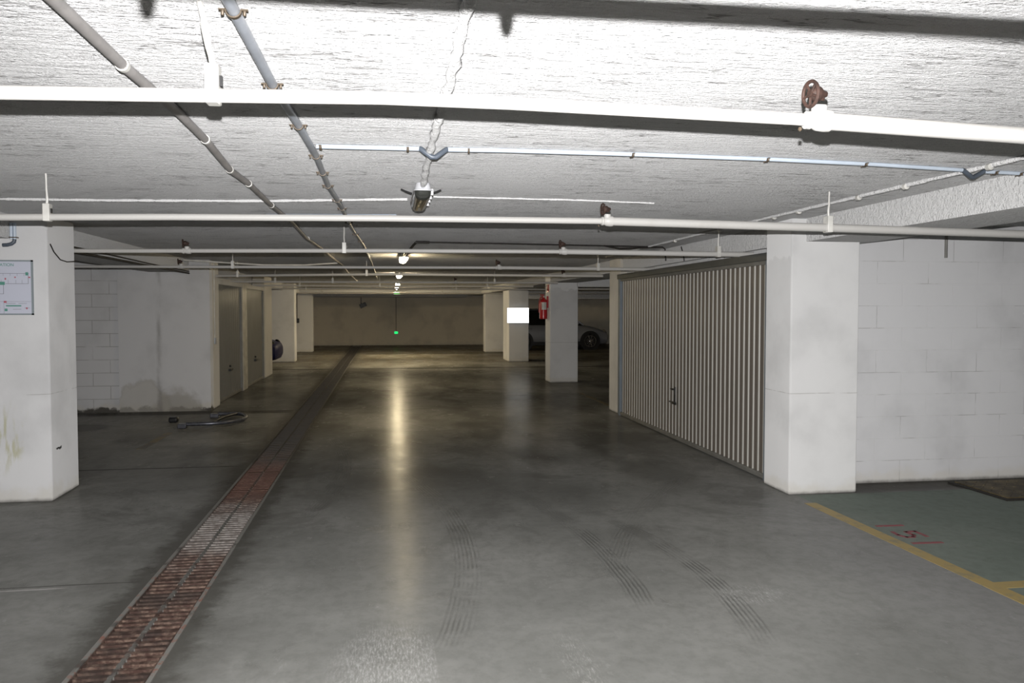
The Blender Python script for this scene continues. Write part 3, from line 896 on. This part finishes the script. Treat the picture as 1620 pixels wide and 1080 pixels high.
lamp(4.97, False, 'unlit ceiling lamp with dark cover, nearest of the row', .232)
lamp(11.35, True, 'glowing warm ceiling lamp, nearest of the lit ones')
lamp(17.2, True, 'glowing warm ceiling lamp, second of the lit ones', .31)
lamp(23.2, True, 'glowing warm ceiling lamp, third of the lit ones', .37, 'tube_far')
lamp(27.6, True, 'glowing warm ceiling lamp, farthest of the row', .41, 'tube_far')
lamp(-3.6, True, 'lit ceiling lamp over the lane behind the viewer', .25)

# green emergency lights
def exit_light(loc, w2, h2, label, hang=None, dy=.05):
    x, y, z = loc
    th = thing('emergency_light', loc, label, 'emergency light')
    MB().box(x - w2, x + w2, y, y + dy, z - h2, z + h2).build('light_housing', M['housing'], th, bevel=.006)
    MB().box(x - w2 * .8, x + w2 * .8, y - .008, y + .002, z - h2 * .65, z + h2 * .6).build('green_lens', M['green'], th)
    if hang:
        MB().tube([(x, y + dy * .6, z + h2), (x, y + dy * .6, hang)], .010, 8).build('supply_cable', M['cable'], th)


exit_light((.44, 29.4, 2.14), .12, .05, 'green lit emergency light hung under the ceiling at the far end', CEIL)
exit_light((.50, 36.13, .56), .09, .075, 'green lit emergency light low on the far wall', 2.08)
th = thing('wall_fitting', (-.93, 36.1, 1.75), 'small dark fitting high on the far wall', 'fitting')
MB().obox((-.90, 36.12, 1.74), (.13, 0, .06), (0, .07, 0), (-.04, 0, .08)).build('fitting_body', M['black'], th, bevel=.01)
MB().tube([(-.99, 36.17, 1.78), (-.99, 36.17, 2.08)], .014, 8).build('fitting_cable', M['cable'], th)
th = thing('switch_box', (-3.13, 30.9, 1.16), 'small dark switch box with a cable on the farthest left pillar', 'switch')
MB().box(-3.22, -3.06, 30.88, 30.95, 1.07, 1.24).build('box_body', M['black'], th, bevel=.01)
MB().tube([(-3.14, 30.93, 1.24), (-3.14, 30.93, 2.2)], .014, 8).build('supply_cable', M['cable'], th)
MB().tube([(-3.27, 30.93, 1.0), (-3.27, 30.93, 2.2)], .016, 8).build('supply_cable', M['cable'], th)

# ------------------------------------------------------------------ cream garage door (right)
dx, da, db = 3.43, 7.06, 11.86
dr = thing('door_1', (dx, da, 0), 'wide cream ribbed garage door in a dark grey frame on the right', 'garage door', None, 'structure')
MB().box(dx - .004, dx + .09, 6.985, 7.10, 0, 2.05).build('side_frame', M['slate'], dr, bevel=.004)
MB().box(dx - .004, dx + .09, 11.80, 11.89, 0, 2.05).build('side_frame', M['slate'], dr, bevel=.004)
MB().box(dx - .022, dx + .10, 6.985, 11.89, 2.012, 2.082).build('top_frame', M['dgrey'], dr, bevel=.004)
MB().box(dx + .004, dx + .05, 7.10, 11.80, 1.978, 2.013).build('top_rail', M['rail'], dr, bevel=.003)
MB().box(dx + .004, dx + .05, 7.10, 11.80, .012, .055).build('bottom_rail', M['rail'], dr, bevel=.003)
NR = 42
y0, y1 = 7.115, 11.785
pt = (y1 - y0) / NR
pan = MB(); low = MB()
poly = []
for i in range(NR):
    a = y0 + i * pt
    c = a + pt * .5
    # raised rib, bevelled, its flash-lit tone put into the colour
    pan.add([(dx + .036, c - .014, .055), (dx + .026, c - .008, .055), (dx + .026, c + .008, .055), (dx + .036, c + .014, .055),
             (dx + .036, c - .014, 1.978), (dx + .026, c - .008, 1.978), (dx + .026, c + .008, 1.978), (dx + .036, c + .014, 1.978)],
            [(0, 1, 5, 4), (1, 2, 6, 5), (2, 3, 7, 6)])
low.box(dx + .036, dx + .040, y0 - .01, y1 + .01, .055, 1.978)
low.build('door_panel', M['door_flat_shaded'], dr, smooth=0)
tag(pan.build('door_ribs', M['door_cream'], dr, smooth=0), 'raised vertical ribs painted in a flash-lit cream tone')
hd = MB().box(dx + .004, dx + .016, 9.44, 9.57, .425, .455).build('door_handle', M['black'], dr, bevel=.004)
MB().box(dx - .020, dx + .006, 9.42, 9.60, .446, .462).build('handle_grip', M['black'], hd, bevel=.004)
lk = MB().box(dx + .002, dx + .014, 9.46, 9.50, .455, .64).build('lock_bar', M['black'], dr, bevel=.003)
MB().box(dx - .016, dx + .008, 9.46, 9.58, .60, .618).build('lock_knob', M['black'], lk, bevel=.004)
# white conduit above the door and a cable stub
tag(MB().tube([(3.44, 9.2, 2.13), (3.43, 9.2, 2.2), (3.44, 9.3, 2.3)], .007, 8).build('cable_stub', M['cable']), 'short cable above the cream garage door', 'cable')

# ------------------------------------------------------------------ olive garage doors (left)


def left_door(n, ya, yb, lab):
    X = -2.70
    d = thing('door_%d' % n, (X, ya, 0), lab, 'garage door', None, 'structure')
    MB().box(X - .09, X, ya, ya + .06, 0, 2.0).build('side_frame', M['rail'], d, bevel=.004)
    MB().box(X - .09, X, yb - .06, yb, 0, 2.0).build('side_frame', M['rail'], d, bevel=.004)
    MB().box(X - .10, X + .01, ya, yb, 1.985, 2.06).build('top_frame', M['cream'], d, bevel=.004)
    MB().box(X - .06, X - .015, ya + .06, yb - .06, .01, .06).build('bottom_rail', M['rail'], d, bevel=.003)
    p = MB(); k_ = 24; st = (yb - ya - .12) / k_
    for i in range(k_):
        a = ya + .06 + i * st
        p.add([(X - .045, a, .06), (X - .030, a + st * .2, .06), (X - .030, a + st * .6, .06), (X - .045, a + st * .8, .06), (X - .045, a + st, .06),
               (X - .045, a, 1.985), (X - .030, a + st * .2, 1.985), (X - .030, a + st * .6, 1.985), (X - .045, a + st * .8, 1.985), (X - .045, a + st, 1.985)],
              [(0, 1, 6, 5), (1, 2, 7, 6), (2, 3, 8, 7), (3, 4, 9, 8)])
    p.build('door_panel', M['door_olive'], d, smooth=0)
    c = (ya + yb) / 2 + .02
    MB().box(X - .03, X + .012, c - .10, c + .12, .475, .515).lathe((X - .03, c, .56), (1, 0, 0), [(0, .02), (.03, .02)], 10).build('door_handle', M['black'], d, bevel=.004)


left_door(2, 14.03, 16.50, 'olive grey garage door, nearer of the two on the left')
left_door(3, 17.02, 19.38, 'olive grey garage door, farther of the two on the left')
struct('pillar', MB().box(-2.95, -2.69, 16.51, 17.01, 0, 2.06), M['white_sheet'], 'pale post between the two olive garage doors', .008)
struct('pillar', MB().box(-2.95, -2.68, 19.39, 20.6, 0, CEIL), M['cream'], 'cream pier at the far end of the left garages', .012)
th = thing('wall_switch', (-2.655, 13.62, 1.2), 'small grey switch on the cream pier of the left garages', 'switch')
MB().box(-2.662, -2.635, 13.60, 13.68, 1.02, 1.12).build('switch_body', M['conduit'], th, bevel=.005)
MB().tube([(-2.652, 13.64, 1.12), (-2.652, 13.64, 2.3)], .007, 8).build('switch_conduit', M['clip_white'], th)

# ------------------------------------------------------------------ evacuation plan on the left pillar
ev = thing('evacuation_plan', (-3.1, 7.19, 1.52), 'framed evacuation plan with green title on the left pillar', 'sign')
ex0, ex1, ez0, ez1, ey = -3.43, -2.797, 1.524, 1.965, 7.198
fr = MB()
fr.box(ex0, ex1, ey - .012, ey, ez1 - .012, ez1); fr.box(ex0, ex1, ey - .012, ey, ez0, ez0 + .012)
fr.box(ex0, ex0 + .014, ey - .012, ey, ez0, ez1); fr.box(ex1 - .014, ex1, ey - .012, ey, ez0, ez1)
fr.build('plan_frame', M['plan_frame'], ev)
sh = MB().box(ex0 + .012, ex1 - .012, ey - .006, ey, ez0 + .01, ez1 - .01).build('plan_sheet', M['paper'], ev)
pf = ey - .0075
RX = Matrix.Rotation(PI / 2, 4, 'X')
text_mesh('title', "PLAN D'ÉVACUATION", .034, M['ink_green'], sh, Matrix.Translation((-2.938, pf, 1.915)) @ RX, .0005)
def px_(x): return -2.797 - (58 - x) * .00517      # helper scale along the sheet
def pz_(y): return 1.965 - (y - 412) * .00513
dm = MB()
def hline(x0, x1, y, t=.0028): dm.box(px_(x0), px_(x1), pf - .0004, pf + .001, pz_(y) - t / 2, pz_(y) + t / 2)
def vline(x, ya, yb, t=.0028): dm.box(px_(x) - t / 2, px_(x) + t / 2, pf - .0004, pf + .001, pz_(yb), pz_(ya))
hline(-55, 52, 433); hline(18, 51, 449); vline(51, 433, 449); hline(-55, 15, 465); vline(15, 449, 465); vline(-55, 433, 465)
for x in range(-45, 50, 10): vline(x, 433, 437, .0015)
for x in (12, 22, 33, 42): vline(x, 443, 449, .0015)
for x in (-45, -32, -18, -5, 6): vline(x, 459, 465, .0015)
hline(-55, 54, 477, .002); vline(15, 477, 496, .0015)
for y in (480, 483, 486, 489, 492): hline(-50, 10, y, .0013)
for a, b, y in ((18, 32, 480), (36, 48, 480), (20, 38, 484), (28, 40, 489), (45, 52, 487), (-50, -20, 452), (-5, 2, 470)): hline(a, b, y, .003)
dm.build('plan_drawing', M['ink'], sh, smooth=0)
for a, b, y0_, y1_ in ((10, 17, 446, 451), (47, 51, 431, 436), (16, 20, 488, 492), (18, 40, 482.6, 484.6)): MB().box(px_(a), px_(b), pf - .0008, pf + .001, pz_(y1_), pz_(y0_)).build('green_mark', M['ink_green'], sh, smooth=0)
for a, b, y0_, y1_ in ((31, 33, 438, 440), (51, 54, 438, 440), (17, 19, 440, 443), (15, 19, 476, 479), (47, 49, 486, 489)): MB().box(px_(a), px_(b), pf - .0008, pf + .001, pz_(y1_), pz_(y0_)).build('red_mark', M['ink_red'], sh, smooth=0)

# ------------------------------------------------------------------ white sign on the far pillar, its brightness put in as emission
gl = thing('sign_panel', (3.9, 24.4, 1.16), 'white rectangular sign with added glow on the far right pillar', 'sign panel')
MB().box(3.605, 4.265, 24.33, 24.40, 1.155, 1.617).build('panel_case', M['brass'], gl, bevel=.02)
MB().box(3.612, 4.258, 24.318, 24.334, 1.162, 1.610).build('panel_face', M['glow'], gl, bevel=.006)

# ------------------------------------------------------------------ fire extinguisher
fx = thing('fire_extinguisher', (3.38, 17.55, 1.36), 'red fire extinguisher hung on the side of a white pillar', 'fire extinguisher')
cx, cy = 3.385, 17.5
b = MB(); b.lathe((cx, cy, 1.36), (0, 0, 1), [(0, .075), (.01, .085), (.34, .085), (.38, .078), (.42, .055), (.445, .028), (.46, .026)], 24)
b.build('cylinder', M['red'], fx)
MB().lathe((cx, cy, 1.82), (0, 0, 1), [(0, .020), (.02, .022), (.03, .014), (.045, .014)], 12).box(cx - .07, cx + .02, cy - .01, cy + .01, 1.855, 1.87).box(cx - .075, cx + .01, cy - .01, cy + .01, 1.878, 1.89).build('valve_lever', M['red'], fx, bevel=.002)
MB().lathe((cx + .005, cy - .022, 1.84), (0, -1, 0), [(0, .019), (.012, .019)], 12).build('pressure_gauge', M['clip_white'], fx)
MB().tube([(cx - .01, cy - .02, 1.84), (cx - .07, cy - .03, 1.82), (cx - .095, cy - .02, 1.74), (cx - .098, cy - .01, 1.60), (cx - .098, cy, 1.50)], .010, 8).build('hose', M['red'], fx)
n_ = 8
lb = MB()
for i in range(n_):
    a0, a1 = -PI / 2 - .65 + 1.3 * i / n_, -PI / 2 - .65 + 1.3 * (i + 1) / n_
    lb.add([(cx + .0862 * math.cos(a), cy + .0862 * math.sin(a), z) for z in (1.56, 1.72) for a in (a0, a1)], [(0, 1, 3, 2)])
lb.build('instruction_label', M['clip_white'], fx)
MB().box(3.45, 3.49, cy - .03, cy + .03, 1.6, 1.85).build('wall_bracket', M['red'], fx)
th = thing('wall_sign', (3.48, 17.45, 1.98), 'small red sign above the fire extinguisher', 'sign')
MB().box(3.474, 3.49, 17.42, 17.62, 1.93, 2.10).build('sign_plate', M['red'], th)
MB().lathe((3.474, 17.45, 1.99), (-.6, -1, 0), [(0, .018), (.02, .012)], 10).build('sign_lamp', M['brass'], th)

# ------------------------------------------------------------------ parking barrier lying in the left bay
pb = thing('parking_barrier', (-2.55, 11.9, 0), 'folded down tubular parking barrier lying on the left bay floor', 'parking barrier')
hoop = []
ctrl = [(-2.60, 11.42, .05), (-2.25, 11.44, .052), (-2.02, 11.60, .055), (-1.93, 11.95, .055), (-2.02, 12.32, .055), (-2.20, 12.46, .052), (-2.40, 12.48, .05)]
for i in range(len(ctrl) - 1):
    p0, p1, p2_, p3 = (Vector(ctrl[max(0, min(len(ctrl) - 1, j))]) for j in (i - 1, i, i + 1, i + 2))
    for s_ in range(6):
        t = s_ / 6
        hoop.append(.5 * ((2 * p1) + (p2_ - p0) * t + (2 * p0 - 5 * p1 + 4 * p2_ - p3) * t * t + (3 * p1 - p0 - 3 * p2_ + p3) * t ** 3))
hoop.append(Vector(ctrl[-1]))
MB().tube(hoop, .027, 12).build('hoop', M['steel_dark'], pb)
MB().box(-2.70, -2.59, 11.36, 11.48, 0, .06).build('foot_plate', M['steel_dark'], pb, bevel=.008)
MB().box(-2.50, -2.38, 12.42, 12.54, 0, .06).build('foot_plate', M['steel_dark'], pb, bevel=.008)
MB().tube([(-2.30, 11.44, .05), (-2.22, 11.95, .07), (-2.12, 12.38, .06)], .02, 10).build('cross_tube', M['black'], pb)
MB().box(-2.96, -2.84, 11.96, 12.08, 0, .075).build('lock_post', M['black'], pb, bevel=.02)

# ------------------------------------------------------------------ cars


def car(name_label, X0, Yc, L, Hh, W, face, body_m, lamp_m='headlight'):
    """side profile along X, nose at X0 + L*face; wheels, glass, lights as parts"""
    base = thing('parked_car', (X0 + face * L / 2, Yc, 0), name_label, 'car')
    fx_ = lambda t: X0 + face * (L * (1 - t))          # t=0 nose ... 1 tail; X0 = tail position
    # stations: t, z_low, z_belt, half width
    st = [(0.0, .34, .60, .66), (.012, .24, .68, .77), (.05, .20, .74, .80), (.12, .19, .84, .86), (.20, .19, .91, .89), (.28, .19, .96, .90), (.45, .19, .98, .91), (.65, .19, 1.0, .91), (.80, .19, 1.01, .90), (.90, .21, 1.0, .87), (.965, .26, .95, .80), (.995, .34, .86, .68), (1.0, .40, .80, .60)]
    s_z = Hh / 1.6; s_w = W / 1.82
    def loop(t, zl, zb, hw, inset=.05):
        x = fx_(t); hw *= s_w; zl *= s_z; zb *= s_z
        h = zb - zl
        half = [(hw * .80, zl), (hw * .96, zl + h * .12), (hw, zl + h * .35), (hw * .995, zl + h * .62), (hw * .95, zl + h * .86), (hw * .80, zb), (hw * .35, zb + .02)]
        return [(x, Yc - a, z) for a, z in half] + [(x, Yc + a, z) for a, z in reversed(half)]
    def loft(loops):
        k_ = len(loops[0]); mb_ = MB(); vs = [p for l in loops for p in l]; fs = []
        for i in range(len(loops) - 1):
            for j in range(k_):
                fs.append((i * k_ + j, (i + 1) * k_ + j, (i + 1) * k_ + (j + 1) % k_, i * k_ + (j + 1) % k_))
        fs.append(tuple(range(k_))); fs.append(tuple(reversed(range((len(loops) - 1) * k_, len(loops) * k_))))
        return mb_.add(vs, fs)
    loft([loop(*s_) for s_ in st]).build('car_body', body_m, base, smooth=50)
    gh = [(.255, .95, .70), (.335, 1.22, .68), (.40, 1.42, .64), (.47, 1.52, .61), (.60, 1.555, .60), (.75, 1.545, .60), (.88, 1.46, .58), (.94, 1.28, .60), (.985, .98, .64)]
    def gl_loop(t, zt, hw):
        x = fx_(t); zb = .93 * s_z; zt = max(zt * s_z, zb + .01); hw *= s_w * 1.08
        k2 = (zt - zb) / .6
        half = [(.80 * s_w, zb), (.80 * s_w - .09 * k2, zb + (zt - zb) * .5), (.80 * s_w - .17 * k2, zb + (zt - zb) * .9), (.50 * s_w, zt), (.2 * s_w, zt + .005)]
        return [(x, Yc - a, z) for a, z in half] + [(x, Yc + a, z) for a, z in reversed(half)]
    loft([gl_loop(*g) for g in gh]).build('windows', M['car_glass'], base, smooth=50)
    rf = [(.36, 1.30), (.40, 1.43), (.47, 1.53), (.60, 1.565), (.75, 1.555), (.88, 1.47), (.94, 1.30)]
    loops = []
    for t, z in rf:
        x = fx_(t); z *= s_z
        loops.append([(x, Yc + a * s_w, z + dz) for a, dz in ((-.63, -.05), (-.52, -.0), (-.2, .014), (.2, .014), (.52, 0), (.63, -.05), (.5, -.06), (-.5, -.06))])
    loft(loops).build('roof', body_m, base, smooth=50)
    pil = MB()
    for s_ in (-1, 1):
        for t0, z0, t1, z1 in ((.24, .95, .39, 1.42), (.55, .96, .57, 1.5), (.80, .97, .84, 1.45), (.975, 1.0, .90, 1.40)):
            pil.tube([(fx_(t0), Yc + s_ * .815 * s_w, z0 * s_z), (fx_((t0 + t1) / 2), Yc + s_ * .735 * s_w, (z0 + z1) / 2 * s_z), (fx_(t1), Yc + s_ * .64 * s_w, z1 * s_z)], .028, 6)
    pil.build('window_pillars', body_m, base)
    R = .33 * s_z
    for t in (.18, .79):
        for s_ in (-1, 1):
            x = fx_(t); yo = Yc + s_ * (W / 2 - .10)
            out = Vector((0, s_, 0))
            MB().lathe((x, yo, R), out, [(-.05, R + .065), (.100, R + .065)], 28).build('wheel_arch', M['black'], base)
            tr = MB().lathe((x, yo - s_ * .10, R), out, [(0, R * .7), (.01, R * .96), (.04, R), (.17, R), (.205, R * .95), (.215, R * .72), (.20, R * .70)], 28).build('tire', M['tyre'], base)
            rim = MB()
            c = Vector((x, yo + s_ * .105, R))
            rim.ring(c, out, R * .67, .014, 28, 6)
            rim.lathe(c - out * .03, out, [(0, .05), (.03, .05), (.045, .03)], 12)
            for i in range(10):
                a = 2 * PI * i / 10
                d = Vector((math.cos(a), 0, math.sin(a)))
                rim.obox(c + d * R * .36, d * R * .32, out.cross(d) * .013, out * .008)
            rim.build('wheel_rim', M['chrome'], tr)
    for s_ in (-1, 1):
        MB().lathe((fx_(.035), Yc + s_ * .60 * s_w, .68 * s_z), (face * .9, s_ * .75, .25), [(-.02, .10), (.02, .09), (.06, .05), (.07, .0)], 14).build('headlight', M[lamp_m], base)
        MB().obox((fx_(.30), Yc + s_ * (.93 * s_w), 1.02 * s_z), (.055, 0, 0), (0, .075, 0), (0, 0, .05)).build('door_mirror', body_m, base, bevel=.02)
        seam = MB()
        for t in (.30, .555, .77):
            seam.box(fx_(t) - .004, fx_(t) + .004, Yc + s_ * (.905 * s_w) - .006, Yc + s_ * (.905 * s_w) + .006, .30, .90 * s_z)
        seam.build('door_seam', M['black'], base)
        MB().box(min(fx_(.20), fx_(.78)), max(fx_(.20), fx_(.78)), Yc + s_ * .84 * s_w - .05, Yc + s_ * .84 * s_w + .05, .17, .32).build('sill', M['black'], base, bevel=.02)
        for t in (.50, .73):
            MB().box(fx_(t) - .09, fx_(t) + .09, Yc + s_ * (.925 * s_w) - .012, Yc + s_ * (.925 * s_w) + .012, .80 * s_z, .825 * s_z).build('door_handle', M['chrome'], base, bevel=.005)
        MB().obox((fx_(.975), Yc + s_ * .66 * s_w, .88 * s_z), (.07, 0, 0), (0, .09, 0), (0, 0, .07)).build('tail_light', M['tail'], base, bevel=.02)
    MB().box(fx_(.02) - .04, fx_(.02) + .04, Yc - .45, Yc + .45, .36, .52).build('grille', M['black'], base, bevel=.01)
    return base


M['car_glass'] = Mat('dark_car_glass', (.012, .013, .012), .08, spec=.6).m
M['tyre'] = speckled('black_rubber', (.012, .012, .012), .7)
M['headlight'] = Mat('headlight_glass', (.55, .52, .42), .12, spec=.8, metal=.4).m
M['tail'] = Mat('red_tail_light', (.25, .01, .01), .2).m
M['car_grey'] = Mat('metallic_grey_paint', (.30, .31, .34), .4, metal=.15, coat=.5).m
M['car_blue'] = Mat('dark_blue_paint', (.006, .006, .04), .5, spec=.15).m
car('grey car parked sideways behind the extinguisher pillar, nose to the right', 4.34, 32.1, 4.32, 1.62, 1.80, 1, M['car_grey'])
car('dark blue car parked in the bay beyond the left garages', -6.88, 23.3, 4.06, 1.50, 1.75, 1, M['car_blue'], 'car_glass')
